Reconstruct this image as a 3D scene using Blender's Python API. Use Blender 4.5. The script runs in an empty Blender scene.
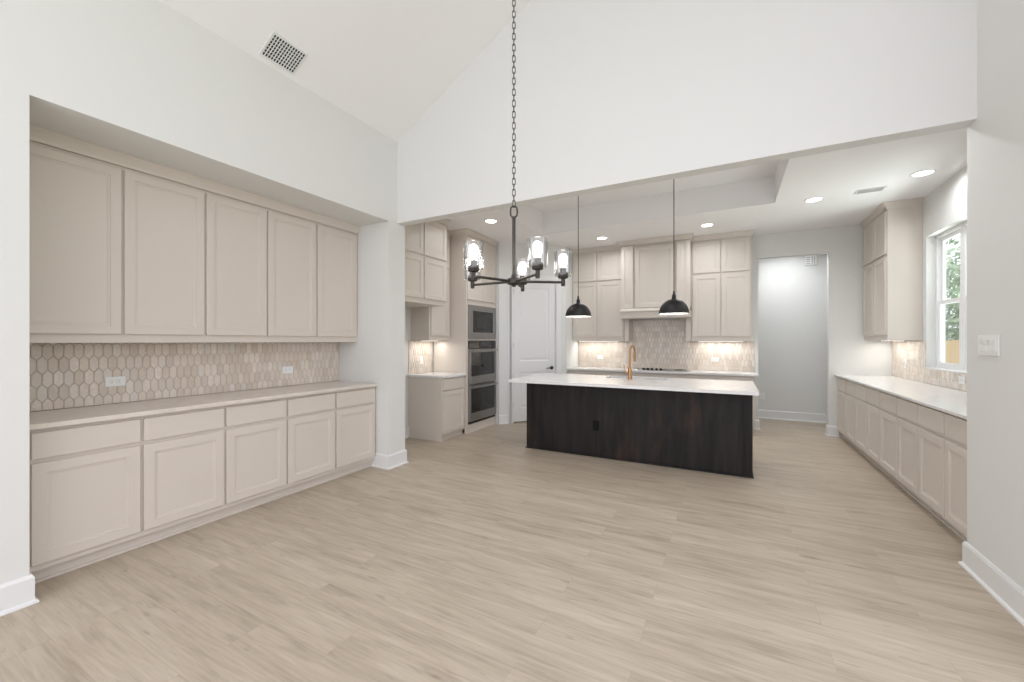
import bpy, bmesh, math, random
from mathutils import Vector, Matrix

random.seed(7)
S = bpy.context.scene
COL = S.collection
PI = math.pi


def lin(c):
    def f(v):
        v /= 255.0
        return v / 12.92 if v <= 0.04045 else ((v + 0.055) / 1.055) ** 2.4
    return tuple(f(v) for v in c)


# ------------------------------------------------------------------ camera
CAM_H = 1.4
FPX = 409.0
YAW = math.atan(218.0 / FPX)
cam_d = bpy.data.cameras.new('camera')
cam_d.sensor_fit = 'HORIZONTAL'
cam_d.sensor_width = 36.0
cam_d.lens = 36.0 * FPX / 1024.0
cam_d.clip_start = 0.02
cam = bpy.data.objects.new('camera', cam_d)
COL.objects.link(cam)
cam.location = (0, 0, CAM_H)
cam.rotation_euler = (PI / 2, 0, YAW)
S.camera = cam

# ------------------------------------------------------------------ view, world
S.view_settings.view_transform = 'Standard'
S.view_settings.look = 'None'
S.view_settings.gamma = 1.0
S.view_settings.use_curve_mapping = False
S.view_settings.exposure = 0.28

W = bpy.data.worlds.new('daylight')
S.world = W
W.use_nodes = True
bg = W.node_tree.nodes['Background']
bg.inputs['Color'].default_value = (0.92, 0.928, 1.0, 1)
bg.inputs['Strength'].default_value = 1.68


def area(name, loc, rot, sx, sy, power, color=(1, 1, 1), shape='RECTANGLE', spread=PI):
    l = bpy.data.lights.new(name, 'AREA')
    l.shape = shape
    l.size = sx
    if shape in ('RECTANGLE', 'ELLIPSE'):
        l.size_y = sy
    l.energy = power
    l.color = color
    l.spread = spread
    o = bpy.data.objects.new(name, l)
    o.location = loc
    o.rotation_euler = rot
    COL.objects.link(o)
    return o


# unseen fill lamp added outside the window to brighten the kitchen ceiling
area('added_garden_fill', (4.3, 5.7, -0.24), (PI, 0, 0), 3.4, 5.0, 560, (0.93, 0.96, 1.0))

sun_d = bpy.data.lights.new('sun', 'SUN')
sun_d.energy = 2.0
sun_d.angle = math.radians(1.0)
sun_d.color = (1.0, 0.96, 0.9)
sun = bpy.data.objects.new('sun', sun_d)
sun.rotation_euler = Vector((0.62, -0.48, -0.62)).to_track_quat('-Z', 'Y').to_euler()
COL.objects.link(sun)


def glow(name, loc, power, color, radius):
    l = bpy.data.lights.new(name, 'POINT')
    l.energy = power
    l.color = color
    l.shadow_soft_size = radius
    o = bpy.data.objects.new(name, l)
    o.location = loc
    COL.objects.link(o)
    return o



# ------------------------------------------------------------------ materials
def newmat(name):
    m = bpy.data.materials.new(name)
    m.use_nodes = True
    nt = m.node_tree
    return m, nt, nt.nodes['Principled BSDF']


def N(nt, kind, **kw):
    n = nt.nodes.new(kind)
    for k, v in kw.items():
        setattr(n, k, v)
    return n


def paint(name, rgb, rough=0.5, metal=0.0, var=0.03, scale=6.0, bump=0.0, bscale=200.0, stretch=None, spec=0.5):
    m, nt, b = newmat(name)
    L = nt.links
    tc = N(nt, 'ShaderNodeTexCoord')
    mp = N(nt, 'ShaderNodeMapping')
    if stretch:
        mp.inputs['Scale'].default_value = stretch
    L.new(tc.outputs['Object'], mp.inputs['Vector'])
    no = N(nt, 'ShaderNodeTexNoise')
    no.inputs['Scale'].default_value = scale
    no.inputs['Detail'].default_value = 3
    L.new(mp.outputs['Vector'], no.inputs['Vector'])
    c = lin(rgb)
    mx = N(nt, 'ShaderNodeMix', data_type='RGBA')
    mx.inputs[6].default_value = (*[v * (1 - var) for v in c], 1)
    mx.inputs[7].default_value = (*[min(1, v * (1 + var)) for v in c], 1)
    L.new(no.outputs['Fac'], mx.inputs[0])
    L.new(mx.outputs[2], b.inputs['Base Color'])
    b.inputs['Roughness'].default_value = rough
    b.inputs['Metallic'].default_value = metal
    b.inputs['Specular IOR Level'].default_value = spec
    if bump:
        n2 = N(nt, 'ShaderNodeTexNoise')
        n2.inputs['Scale'].default_value = bscale
        L.new(mp.outputs['Vector'], n2.inputs['Vector'])
        bp = N(nt, 'ShaderNodeBump')
        bp.inputs['Strength'].default_value = bump
        bp.inputs['Distance'].default_value = 0.002
        L.new(n2.outputs['Fac'], bp.inputs['Height'])
        L.new(bp.outputs['Normal'], b.inputs['Normal'])
    return m


def emit(name, rgb, strength):
    m, nt, b = newmat(name)
    b.inputs['Base Color'].default_value = (0.9, 0.9, 0.9, 1)
    b.inputs['Emission Color'].default_value = (*rgb, 1)
    b.inputs['Emission Strength'].default_value = strength
    return m


def thin_glass(name, tint, gloss=0.08, rough=0.02, fres=0.55):
    """sheet glass: clear transmission with a fresnel reflection"""
    m, nt, b = newmat(name)
    L = nt.links
    out = nt.nodes['Material Output']
    tr = N(nt, 'ShaderNodeBsdfTransparent')
    tr.inputs['Color'].default_value = (*tint, 1)
    gl = N(nt, 'ShaderNodeBsdfGlossy')
    gl.inputs['Roughness'].default_value = rough
    lw = N(nt, 'ShaderNodeLayerWeight')
    lw.inputs['Blend'].default_value = 0.35
    mt = N(nt, 'ShaderNodeMath', operation='MULTIPLY_ADD')
    mt.inputs[1].default_value = fres
    mt.inputs[2].default_value = gloss
    L.new(lw.outputs['Fresnel'], mt.inputs[0])
    mx = N(nt, 'ShaderNodeMixShader')
    L.new(mt.outputs[0], mx.inputs['Fac'])
    L.new(tr.outputs[0], mx.inputs[1])
    L.new(gl.outputs[0], mx.inputs[2])
    L.new(mx.outputs[0], out.inputs['Surface'])
    return m


def floor_material():
    m, nt, b = newmat('oak_plank_floor')
    L = nt.links
    tc = N(nt, 'ShaderNodeTexCoord')
    mp = N(nt, 'ShaderNodeMapping')
    mp.inputs['Location'].default_value = (0.37, 0.05, 0)
    L.new(tc.outputs['Object'], mp.inputs['Vector'])
    br = N(nt, 'ShaderNodeTexBrick')
    br.offset = 0.37
    br.offset_frequency = 2
    br.inputs['Scale'].default_value = 1.0
    br.inputs['Brick Width'].default_value = 1.22
    br.inputs['Row Height'].default_value = 0.182
    br.inputs['Mortar Size'].default_value = 0.0011
    br.inputs['Mortar Smooth'].default_value = 0.0
    br.inputs['Bias'].default_value = 0.0
    br.inputs['Color1'].default_value = (0, 0, 0, 1)
    br.inputs['Color2'].default_value = (1, 1, 1, 1)
    br.inputs['Mortar'].default_value = (0.5, 0.5, 0.5, 1)
    L.new(mp.outputs['Vector'], br.inputs['Vector'])
    # per-plank shift of the grain
    rnd = N(nt, 'ShaderNodeSeparateColor')
    L.new(br.outputs['Color'], rnd.inputs['Color'])
    mul = N(nt, 'ShaderNodeMath', operation='MULTIPLY')
    mul.inputs[1].default_value = 13.0
    L.new(rnd.outputs[0], mul.inputs[0])
    cb = N(nt, 'ShaderNodeCombineXYZ')
    L.new(mul.outputs[0], cb.inputs['X'])
    L.new(mul.outputs[0], cb.inputs['Z'])
    add = N(nt, 'ShaderNodeVectorMath', operation='ADD')
    L.new(mp.outputs['Vector'], add.inputs[0])
    L.new(cb.outputs[0], add.inputs[1])
    st = N(nt, 'ShaderNodeVectorMath', operation='MULTIPLY')
    st.inputs[1].default_value = (1.1, 9.0, 1.0)
    L.new(add.outputs[0], st.inputs[0])
    g1 = N(nt, 'ShaderNodeTexNoise')
    g1.inputs['Scale'].default_value = 1.6
    g1.inputs['Detail'].default_value = 5
    g1.inputs['Roughness'].default_value = 0.6
    g1.inputs['Distortion'].default_value = 0.6
    L.new(st.outputs[0], g1.inputs['Vector'])
    st2 = N(nt, 'ShaderNodeVectorMath', operation='MULTIPLY')
    st2.inputs[1].default_value = (2.2, 42.0, 1.0)
    L.new(add.outputs[0], st2.inputs[0])
    g2 = N(nt, 'ShaderNodeTexNoise')
    g2.inputs['Scale'].default_value = 2.0
    g2.inputs['Detail'].default_value = 4
    L.new(st2.outputs[0], g2.inputs['Vector'])
    # knots and dark smudges
    st3 = N(nt, 'ShaderNodeVectorMath', operation='MULTIPLY')
    st3.inputs[1].default_value = (2.4, 11.0, 1.0)
    L.new(add.outputs[0], st3.inputs[0])
    g3 = N(nt, 'ShaderNodeTexNoise')
    g3.inputs['Scale'].default_value = 2.2
    g3.inputs['Detail'].default_value = 2
    L.new(st3.outputs[0], g3.inputs['Vector'])
    kr = N(nt, 'ShaderNodeMapRange')
    kr.inputs['From Min'].default_value = 0.66
    kr.inputs['From Max'].default_value = 0.82
    kr.inputs['To Min'].default_value = 0.0
    kr.inputs['To Max'].default_value = 0.6
    L.new(g3.outputs['Fac'], kr.inputs['Value'])
    ramp = N(nt, 'ShaderNodeValToRGB')
    e = ramp.color_ramp.elements
    e[0].position = 0.25
    e[0].color = (*lin((158, 144, 126)), 1)
    e[1].position = 0.75
    e[1].color = (*lin((200, 187, 169)), 1)
    mid = ramp.color_ramp.elements.new(0.5)
    mid.color = (*lin((183, 169, 151)), 1)
    s1 = N(nt, 'ShaderNodeMath', operation='MULTIPLY_ADD')
    s1.inputs[1].default_value = 0.40
    L.new(g2.outputs['Fac'], s1.inputs[0])
    s2 = N(nt, 'ShaderNodeMath', operation='MULTIPLY')
    s2.inputs[1].default_value = 0.80
    L.new(g1.outputs['Fac'], s2.inputs[0])
    L.new(s2.outputs[0], s1.inputs[2])
    s3 = N(nt, 'ShaderNodeMath', operation='MULTIPLY_ADD')
    s3.inputs[1].default_value = 0.10
    L.new(rnd.outputs[0], s3.inputs[0])
    L.new(s1.outputs[0], s3.inputs[2])
    s4 = N(nt, 'ShaderNodeMath', operation='SUBTRACT')
    s4.inputs[1].default_value = 0.145
    L.new(s3.outputs[0], s4.inputs[0])
    L.new(s4.outputs[0], ramp.inputs['Fac'])
    mk = N(nt, 'ShaderNodeMix', data_type='RGBA')
    mk.inputs[7].default_value = (*lin((126, 110, 92)), 1)
    L.new(kr.outputs[0], mk.inputs[0])
    L.new(ramp.outputs['Color'], mk.inputs[6])
    ms = N(nt, 'ShaderNodeMix', data_type='RGBA')
    ms.inputs[7].default_value = (*lin((150, 134, 114)), 1)
    fm = N(nt, 'ShaderNodeMath', operation='MULTIPLY')
    fm.inputs[1].default_value = 0.35
    L.new(br.outputs['Fac'], fm.inputs[0])
    L.new(fm.outputs[0], ms.inputs[0])
    L.new(mk.outputs[2], ms.inputs[6])
    L.new(ms.outputs[2], b.inputs['Base Color'])
    b.inputs['Roughness'].default_value = 0.42
    b.inputs['Specular IOR Level'].default_value = 0.35
    bp = N(nt, 'ShaderNodeBump')
    bp.inputs['Strength'].default_value = 0.08
    bp.inputs['Distance'].default_value = 0.002
    L.new(g2.outputs['Fac'], bp.inputs['Height'])
    L.new(bp.outputs['Normal'], b.inputs['Normal'])
    return m


def island_material():
    m, nt, b = newmat('dark_stained_wood')
    L = nt.links
    tc = N(nt, 'ShaderNodeTexCoord')
    mp = N(nt, 'ShaderNodeMapping')
    mp.inputs['Scale'].default_value = (9.0, 9.0, 0.9)
    L.new(tc.outputs['Object'], mp.inputs['Vector'])
    n1 = N(nt, 'ShaderNodeTexNoise')
    n1.inputs['Scale'].default_value = 1.3
    n1.inputs['Detail'].default_value = 6
    n1.inputs['Roughness'].default_value = 0.62
    n1.inputs['Distortion'].default_value = 0.5
    L.new(mp.outputs['Vector'], n1.inputs['Vector'])
    mp2 = N(nt, 'ShaderNodeMapping')
    mp2.inputs['Scale'].default_value = (3.2, 3.2, 1.5)
    mp2.inputs['Location'].default_value = (1.7, 0.3, 0.4)
    L.new(tc.outputs['Object'], mp2.inputs['Vector'])
    n2 = N(nt, 'ShaderNodeTexNoise')
    n2.inputs['Scale'].default_value = 1.2
    n2.inputs['Detail'].default_value = 4
    L.new(mp2.outputs['Vector'], n2.inputs['Vector'])
    r1 = N(nt, 'ShaderNodeValToRGB')
    e = r1.color_ramp.elements
    e[0].position = 0.35
    e[0].color = (*lin((19, 17, 17)), 1)
    e[1].position = 0.75
    e[1].color = (*lin((44, 40, 38)), 1)
    L.new(n1.outputs['Fac'], r1.inputs['Fac'])
    r2 = N(nt, 'ShaderNodeMapRange')
    r2.inputs['From Min'].default_value = 0.58
    r2.inputs['From Max'].default_value = 0.80
    L.new(n2.outputs['Fac'], r2.inputs['Value'])
    mm = N(nt, 'ShaderNodeMath', operation='MULTIPLY')
    L.new(r2.outputs[0], mm.inputs[0])
    L.new(n1.outputs['Fac'], mm.inputs[1])
    mx = N(nt, 'ShaderNodeMix', data_type='RGBA')
    mx.inputs[7].default_value = (*lin((84, 58, 44)), 1)
    L.new(mm.outputs[0], mx.inputs[0])
    L.new(r1.outputs['Color'], mx.inputs[6])
    L.new(mx.outputs[2], b.inputs['Base Color'])
    b.inputs['Roughness'].default_value = 0.5
    b.inputs['Specular IOR Level'].default_value = 0.3
    return m


def stone_material(name, rgb, vein, rough=0.12, amt=0.35):
    m, nt, b = newmat(name)
    L = nt.links
    tc = N(nt, 'ShaderNodeTexCoord')
    n1 = N(nt, 'ShaderNodeTexNoise')
    n1.inputs['Scale'].default_value = 1.8
    n1.inputs['Detail'].default_value = 8
    n1.inputs['Distortion'].default_value = 1.6
    L.new(tc.outputs['Object'], n1.inputs['Vector'])
    ab = N(nt, 'ShaderNodeMath', operation='SUBTRACT')
    ab.inputs[1].default_value = 0.5
    L.new(n1.outputs['Fac'], ab.inputs[0])
    a2 = N(nt, 'ShaderNodeMath', operation='ABSOLUTE')
    L.new(ab.outputs[0], a2.inputs[0])
    mr = N(nt, 'ShaderNodeMapRange')
    mr.inputs['From Min'].default_value = 0.0
    mr.inputs['From Max'].default_value = 0.035
    mr.inputs['To Min'].default_value = amt
    mr.inputs['To Max'].default_value = 0.0
    L.new(a2.outputs[0], mr.inputs['Value'])
    mx = N(nt, 'ShaderNodeMix', data_type='RGBA')
    mx.inputs[6].default_value = (*lin(rgb), 1)
    mx.inputs[7].default_value = (*lin(vein), 1)
    L.new(mr.outputs[0], mx.inputs[0])
    L.new(mx.outputs[2], b.inputs['Base Color'])
    b.inputs['Roughness'].default_value = rough
    return m


def tile_material():
    m, nt, b = newmat('marbled_picket_tile')
    L = nt.links
    at = N(nt, 'ShaderNodeAttribute', attribute_name='tone')
    tc = N(nt, 'ShaderNodeTexCoord')
    sp = N(nt, 'ShaderNodeSeparateColor')
    L.new(at.outputs['Color'], sp.inputs['Color'])
    sc = N(nt, 'ShaderNodeVectorMath', operation='SCALE')
    sc.inputs['Scale'].default_value = 9.0
    L.new(at.outputs['Color'], sc.inputs[0])
    ad = N(nt, 'ShaderNodeVectorMath', operation='ADD')
    L.new(tc.outputs['Object'], ad.inputs[0])
    L.new(sc.outputs[0], ad.inputs[1])
    n1 = N(nt, 'ShaderNodeTexNoise')
    n1.inputs['Scale'].default_value = 20.0
    n1.inputs['Detail'].default_value = 3
    n1.inputs['Distortion'].default_value = 2.0
    L.new(ad.outputs[0], n1.inputs['Vector'])
    ramp = N(nt, 'ShaderNodeValToRGB')
    e = ramp.color_ramp.elements
    e[0].position = 0.0
    e[0].color = (*lin((206, 195, 183)), 1)
    e[1].position = 1.0
    e[1].color = (*lin((243, 238, 231)), 1)
    for p, c in ((0.3, (213, 200, 186)), (0.55, (221, 209, 196)), (0.78, (229, 217, 204))):
        q = ramp.color_ramp.elements.new(p)
        q.color = (*lin(c), 1)
    fa = N(nt, 'ShaderNodeMath', operation='MULTIPLY_ADD')
    fa.inputs[1].default_value = 0.7
    L.new(n1.outputs['Fac'], fa.inputs[0])
    f2 = N(nt, 'ShaderNodeMath', operation='MULTIPLY_ADD')
    f2.inputs[1].default_value = 0.62
    f2.inputs[2].default_value = -0.16
    L.new(sp.outputs[0], f2.inputs[0])
    L.new(f2.outputs[0], fa.inputs[2])
    L.new(fa.outputs[0], ramp.inputs['Fac'])
    cool = N(nt, 'ShaderNodeMapRange')
    cool.inputs['From Min'].default_value = 0.6
    cool.inputs['From Max'].default_value = 1.0
    cool.inputs['To Max'].default_value = 0.65
    L.new(sp.outputs[1], cool.inputs['Value'])
    hue = N(nt, 'ShaderNodeMix', data_type='RGBA')
    hue.inputs[7].default_value = (*lin((224, 218, 211)), 1)
    L.new(cool.outputs[0], hue.inputs[0])
    L.new(ramp.outputs['Color'], hue.inputs[6])
    L.new(hue.outputs[2], b.inputs['Base Color'])
    b.inputs['Roughness'].default_value = 0.08
    b.inputs['Specular IOR Level'].default_value = 0.6
    bp = N(nt, 'ShaderNodeBump')
    bp.inputs['Strength'].default_value = 0.6
    bp.inputs['Distance'].default_value = 0.008
    L.new(n1.outputs['Fac'], bp.inputs['Height'])
    L.new(bp.outputs['Normal'], b.inputs['Normal'])
    return m


def leaf_material():
    return paint('tree_leaves', (160, 176, 150), 0.7, var=0.25, scale=3.0)


M = {}
M['wall'] = paint('white_wall_paint', (226, 226, 223), 0.85, var=0.006, bump=0.05, bscale=160, spec=0.2)
M['ceil'] = paint('white_ceiling_paint', (244, 243, 242), 0.9, var=0.005, spec=0.15)
M['trim'] = paint('white_trim_gloss', (232, 232, 231), 0.35, var=0.005)
M['cab'] = paint('greige_cabinet_paint', (214, 205, 195), 0.42, var=0.01, scale=3)
M['floor'] = floor_material()
M['island'] = island_material()
M['quartz'] = stone_material('white_quartz', (236, 235, 233), (205, 203, 200), 0.14, 0.25)
M['beigestone'] = stone_material('warm_white_quartz', (222, 213, 203), (200, 190, 180), 0.14, 0.3)
M['tile'] = tile_material()
M['grout'] = paint('tile_grout', (176, 166, 155), 0.9)
M['black'] = paint('matte_black_metal', (30, 29, 29), 0.45, 0.3)
M['bronze'] = paint('dark_bronze_metal', (64, 60, 57), 0.38, 0.8)
M['white_enamel'] = paint('white_enamel', (240, 238, 232), 0.4)
M['steel'] = paint('brushed_steel', (150, 149, 147), 0.30, 0.9, var=0.05, scale=20, stretch=(1, 1, 20))
M['darkglass'] = paint('black_appliance_glass', (28, 29, 30), 0.06, 0.0, spec=0.6)
M['ovenframe'] = paint('dark_oven_enamel', (48, 48, 49), 0.3)
M['gold'] = paint('brushed_gold', (180, 142, 102), 0.36, 0.9)
M['plastic'] = paint('white_plastic', (238, 238, 236), 0.35)
M['slot'] = paint('dark_slot', (60, 60, 60), 0.6)
M['ductdark'] = paint('dark_duct', (48, 48, 48), 0.9)
M['greyslot'] = paint('grey_slots', (176, 176, 174), 0.6)
M['glass'] = thin_glass('clear_glass_shade', (0.995, 0.995, 0.995), 0.03)
M['pane'] = thin_glass('window_pane', (0.95, 0.98, 0.965), 0.02, 0.02, 0.2)
M['bulb'] = emit('lit_bulb', (1.0, 0.95, 0.87), 24)
M['lens'] = emit('lit_downlight_lens', (1.0, 0.97, 0.92), 7)
M['strip'] = emit('led_strip', (1.0, 0.95, 0.87), 4)
M['vinyl'] = paint('white_vinyl', (240, 240, 240), 0.4)
M['fence'] = paint('cedar_fence', (206, 172, 132), 0.8, var=0.1, stretch=(8, 8, 0.6))
M['leaf'] = leaf_material()
M['bark'] = paint('tree_bark', (110, 95, 80), 0.9, var=0.2)
M['grass'] = paint('lawn_grass', (130, 150, 95), 0.9, var=0.2)
M['islandoutlet'] = paint('black_outlet_plastic', (12, 12, 12), 0.6, spec=0.2)


def screen_material():
    m, nt, b = newmat('insect_screen_mesh')
    L = nt.links
    out = nt.nodes['Material Output']
    tr = N(nt, 'ShaderNodeBsdfTransparent')
    b.inputs['Base Color'].default_value = (0.09, 0.10, 0.09, 1)
    b.inputs['Roughness'].default_value = 0.8
    mx = N(nt, 'ShaderNodeMixShader')
    mx.inputs['Fac'].default_value = 0.3
    L.new(tr.outputs[0], mx.inputs[1])
    L.new(b.outputs[0], mx.inputs[2])
    L.new(mx.outputs[0], out.inputs['Surface'])
    return m


M['screen'] = screen_material()


# ------------------------------------------------------------------ mesh helpers
def box(bm, x0, x1, y0, y1, z0, z1, bev=0.0):
    x0, x1 = min(x0, x1), max(x0, x1)
    y0, y1 = min(y0, y1), max(y0, y1)
    z0, z1 = min(z0, z1), max(z0, z1)
    v = [bm.verts.new(p) for p in ((x0, y0, z0), (x1, y0, z0), (x1, y1, z0), (x0, y1, z0),
                                   (x0, y0, z1), (x1, y0, z1), (x1, y1, z1), (x0, y1, z1))]
    fs = [bm.faces.new([v[i] for i in q]) for q in ((0, 3, 2, 1), (4, 5, 6, 7), (0, 1, 5, 4),
                                                    (1, 2, 6, 5), (2, 3, 7, 6), (3, 0, 4, 7))]
    if bev:
        es = set()
        for f in fs:
            es.update(f.edges)
        bmesh.ops.bevel(bm, geom=list(es), offset=bev, segments=1, profile=0.5, affect='EDGES')


def prism(bm, poly, axis, a, b):
    """extrude a 2-D polygon along axis from a to b; poly is in the two other axes in xyz order"""
    def p(u, v, w):
        return {'x': (w, u, v), 'y': (u, w, v), 'z': (u, v, w)}[axis]
    A = [bm.verts.new(p(u, v, a)) for u, v in poly]
    B = [bm.verts.new(p(u, v, b)) for u, v in poly]
    n = len(poly)
    bm.faces.new(A)
    bm.faces.new(B[::-1])
    for i in range(n):
        j = (i + 1) % n
        bm.faces.new((A[i], B[i], B[j], A[j]))


def sweep(bm, profile, path):
    """sweep (out, z) profile along an XY polyline; 'out' is to the right of travel; mitred corners"""
    n = len(path)
    rings = []
    for i, (x, y) in enumerate(path):
        ds = []
        if i > 0:
            d = Vector((x - path[i - 1][0], y - path[i - 1][1])).normalized()
            ds.append(d)
        if i < n - 1:
            d = Vector((path[i + 1][0] - x, path[i + 1][1] - y)).normalized()
            ds.append(d)
        ns = [Vector((d.y, -d.x)) for d in ds]
        if len(ns) == 2:
            m = ns[0] + ns[1]
            m = m / max(1e-6, m.dot(ns[0]))
        else:
            m = ns[0]
        rings.append([bm.verts.new((x + m.x * o, y + m.y * o, z)) for o, z in profile])
    k = len(profile)
    for a, b in zip(rings[:-1], rings[1:]):
        for i in range(k):
            j = (i + 1) % k
            bm.faces.new((a[i], b[i], b[j], a[j]))
    bm.faces.new(rings[0][::-1])
    bm.faces.new(rings[-1])


def lathe(bm, prof, c=(0, 0, 0), seg=24, close=False):
    rings = []
    for r, z in prof:
        if r < 1e-5:
            rings.append([bm.verts.new((c[0], c[1], c[2] + z))])
        else:
            rings.append([bm.verts.new((c[0] + r * math.cos(2 * PI * i / seg), c[1] + r * math.sin(2 * PI * i / seg), c[2] + z)) for i in range(seg)])
    prs = list(zip(rings[:-1], rings[1:]))
    if close:
        prs.append((rings[-1], rings[0]))
    for a, b in prs:
        for i in range(seg):
            j = (i + 1) % seg
            if len(a) == 1 and len(b) == 1:
                continue
            if len(a) == 1:
                bm.faces.new((a[0], b[j], b[i]))
            elif len(b) == 1:
                bm.faces.new((a[i], a[j], b[0]))
            else:
                bm.faces.new((a[i], a[j], b[j], b[i]))


def tube(bm, pts, r, seg=10, cap=True, closed=False):
    pts = [Vector(p) for p in pts]
    n = len(pts)
    rad = r if isinstance(r, (list, tuple)) else [r] * n
    rings = []
    up = None
    for i in range(n):
        if closed:
            t = (pts[(i + 1) % n] - pts[i - 1]).normalized()
        elif i == 0:
            t = (pts[1] - pts[0]).normalized()
        elif i == n - 1:
            t = (pts[-1] - pts[-2]).normalized()
        else:
            t = (pts[i + 1] - pts[i - 1]).normalized()
        if up is None:
            up = Vector((0, 0, 1)) if abs(t.z) < 0.9 else Vector((1, 0, 0))
        a = t.cross(up)
        if a.length < 1e-4:
            a = t.cross(Vector((0, 1, 0)))
        a.normalize()
        b = a.cross(t).normalized()
        up = b
        rings.append([bm.verts.new(pts[i] + rad[i] * (a * math.cos(2 * PI * k / seg) + b * math.sin(2 * PI * k / seg))) for k in range(seg)])
    prs = list(zip(rings[:-1], rings[1:]))
    if closed:
        prs.append((rings[-1], rings[0]))
    for a, b in prs:
        for k in range(seg):
            l = (k + 1) % seg
            bm.faces.new((a[k], a[l], b[l], b[k]))
    if cap and not closed:
        bm.faces.new(rings[0][::-1])
        bm.faces.new(rings[-1])


def panel_door(bm, x0, x1, z0, z1, t=0.02, fr=0.058, y=0.0, back=True):
    """shaker door facing -Y: chamfered slab with a stepped recessed panel"""
    c = 0.0025
    rings = [((0, 0), y), ((0, 0), y - t + c), ((c, c), y - t), ((fr, fr), y - t), ((fr + 0.003, fr + 0.003), y - t + 0.006),
             ((fr + 0.013, fr + 0.013), y - t + 0.0065), ((fr + 0.016, fr + 0.016), y - t + 0.010)]
    vs = []
    for (a, b), yy in rings:
        vs.append([bm.verts.new(p) for p in ((x0 + a, yy, z0 + b), (x1 - a, yy, z0 + b), (x1 - a, yy, z1 - b), (x0 + a, yy, z1 - b))])
    for A, B in zip(vs[:-1], vs[1:]):
        for i in range(4):
            j = (i + 1) % 4
            bm.faces.new((A[i], A[j], B[j], B[i]))
    bm.faces.new(vs[-1])
    bm.faces.new(vs[0][::-1])


def smooth(bm, ang=40):
    for f in bm.faces:
        f.smooth = True
    for e in bm.edges:
        if len(e.link_faces) == 2 and e.calc_face_angle(0) > math.radians(ang):
            e.smooth = False


def obj(name, bm, mat, parent=None, sm=False):
    bmesh.ops.recalc_face_normals(bm, faces=bm.faces[:])
    if sm:
        smooth(bm)
    me = bpy.data.meshes.new(name)
    bm.to_mesh(me)
    bm.free()
    me.materials.append(mat)
    o = bpy.data.objects.new(name, me)
    COL.objects.link(o)
    if parent:
        o.parent = parent
    return o


def BM():
    return bmesh.new()


def tag(o, label=None, cat=None, group=None, kind=None):
    if label:
        o['label'] = label
    if cat:
        o['category'] = cat
    if group:
        o['group'] = group
    if kind:
        o['kind'] = kind
    return o


def empty(name, loc, rz=0.0, label=None, cat=None, group=None, kind=None):
    o = bpy.data.objects.new(name, None)
    o.empty_display_size = 0.05
    o.location = loc
    o.rotation_euler = (0, 0, rz)
    COL.objects.link(o)
    return tag(o, label, cat, group, kind)


def struct(name, bm, mat, label, cat):
    return tag(obj(name, bm, mat), label, cat, None, 'structure')


def boxes(*bs, bev=0.0):
    bm = BM()
    for b in bs:
        box(bm, *b, bev=bev)
    return bm


def copy_tree(o, parent=None):
    c = o.copy()
    COL.objects.link(c)
    if parent:
        c.parent = parent
    for ch in list(o.children):
        copy_tree(ch, c)
    return c


# ------------------------------------------------------------------ room dimensions
XL, XR = -3.30, 1.30            # dining side walls
YG, YG2 = 3.454, 3.574          # header wall over the kitchen opening
NY0, NY1, NZ, NX = 0.715, 3.32, 2.715, -4.10   # cabinet niche in the left wall
VZ, SL = 3.63, 0.578            # vault springing and slope
RX = -1.0
RZ = VZ + SL * (RX - XL)
KX0, KX1, KY1, KZ = -4.14, 2.0, 7.53, 3.08    # kitchen
TX0, TX1, TY0, TY1, TZ = -2.6, 0.48, 4.36, 5.9, 3.41  # tray
OX0, OX1, OZ = 0.395, 1.285, 2.71             # opening to the hall
HY = 8.70
YB = -1.2
YL = 0.1
YR = 2.4                        # near end of the right wall, outside the picture

# ------------------------------------------------------------------ setting
fl = struct('floor', boxes((-4.4, 3.2, YB - 0.3, 9.0, -0.08, 0.0)), M['floor'], 'light oak plank floor running across the room', 'floor')

struct('wall_left', boxes((-4.3, XL, YL, NY0, 0, VZ), (-4.3, XL, NY0, NY1, NZ, VZ), (-4.3, NX, NY0, NY1, 0, NZ),
                          (-4.3, XL, NY1, YG2, 0, VZ)), M['wall'], 'white dining wall with a deep cabinet niche', 'wall')
struct('wall_right', boxes((XR, 2.15, YR, YG2, 0, VZ)), M['wall'], 'white wall along the right edge of the room', 'wall')
bm = BM()
prism(bm, [(XL, 2.725), (XR, 2.725), (XR, VZ), (RX, RZ), (XL, VZ)], 'y', YG, YG2)
struct('wall_gable', bm, M['wall'], 'white gable wall above the kitchen opening', 'wall')
bm = BM()
prism(bm, [(XL - 0.2, VZ - 0.2 * SL), (RX, RZ), (XR + 0.2, VZ - 0.2 * SL), (XR + 0.2, VZ + 0.2), (RX, RZ + 0.25), (XL - 0.2, VZ + 0.2)], 'y', YB, YG2)
struct('ceiling', bm, M['ceil'], 'white sloped vaulted ceiling', 'ceiling')

KT = 3.55
struct('ceiling_kitchen', boxes((KX0, TX0, YG2, KY1, KZ, KT), (TX1, KX1, YG2, KY1, KZ, KT), (TX0, TX1, YG2, TY0, KZ, KT),
                                (TX0, TX1, TY1, KY1, KZ, KT), (TX0, TX1, TY0, TY1, TZ, KT)), M['ceil'],
       'white kitchen ceiling with a recessed tray', 'ceiling')
struct('wall_kitchen_left', boxes((KX0 - 0.15, KX0, YG2, KY1 + 0.12, 0, KT)), M['wall'], 'white kitchen wall behind the oven cabinets', 'wall')
P0, P1 = Vector((-3.44, 5.98)), Vector((-2.57, 6.85))
struct('wall_back', boxes((KX0, OX0, KY1, KY1 + 0.12, 0, KZ), (OX0, OX1, KY1, KY1 + 0.12, OZ, KZ), (OX1, KX1 + 0.15, KY1, KY1 + 0.12, 0, KZ)),
       M['wall'], 'white kitchen back wall with an opening to the hall', 'wall')
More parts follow.
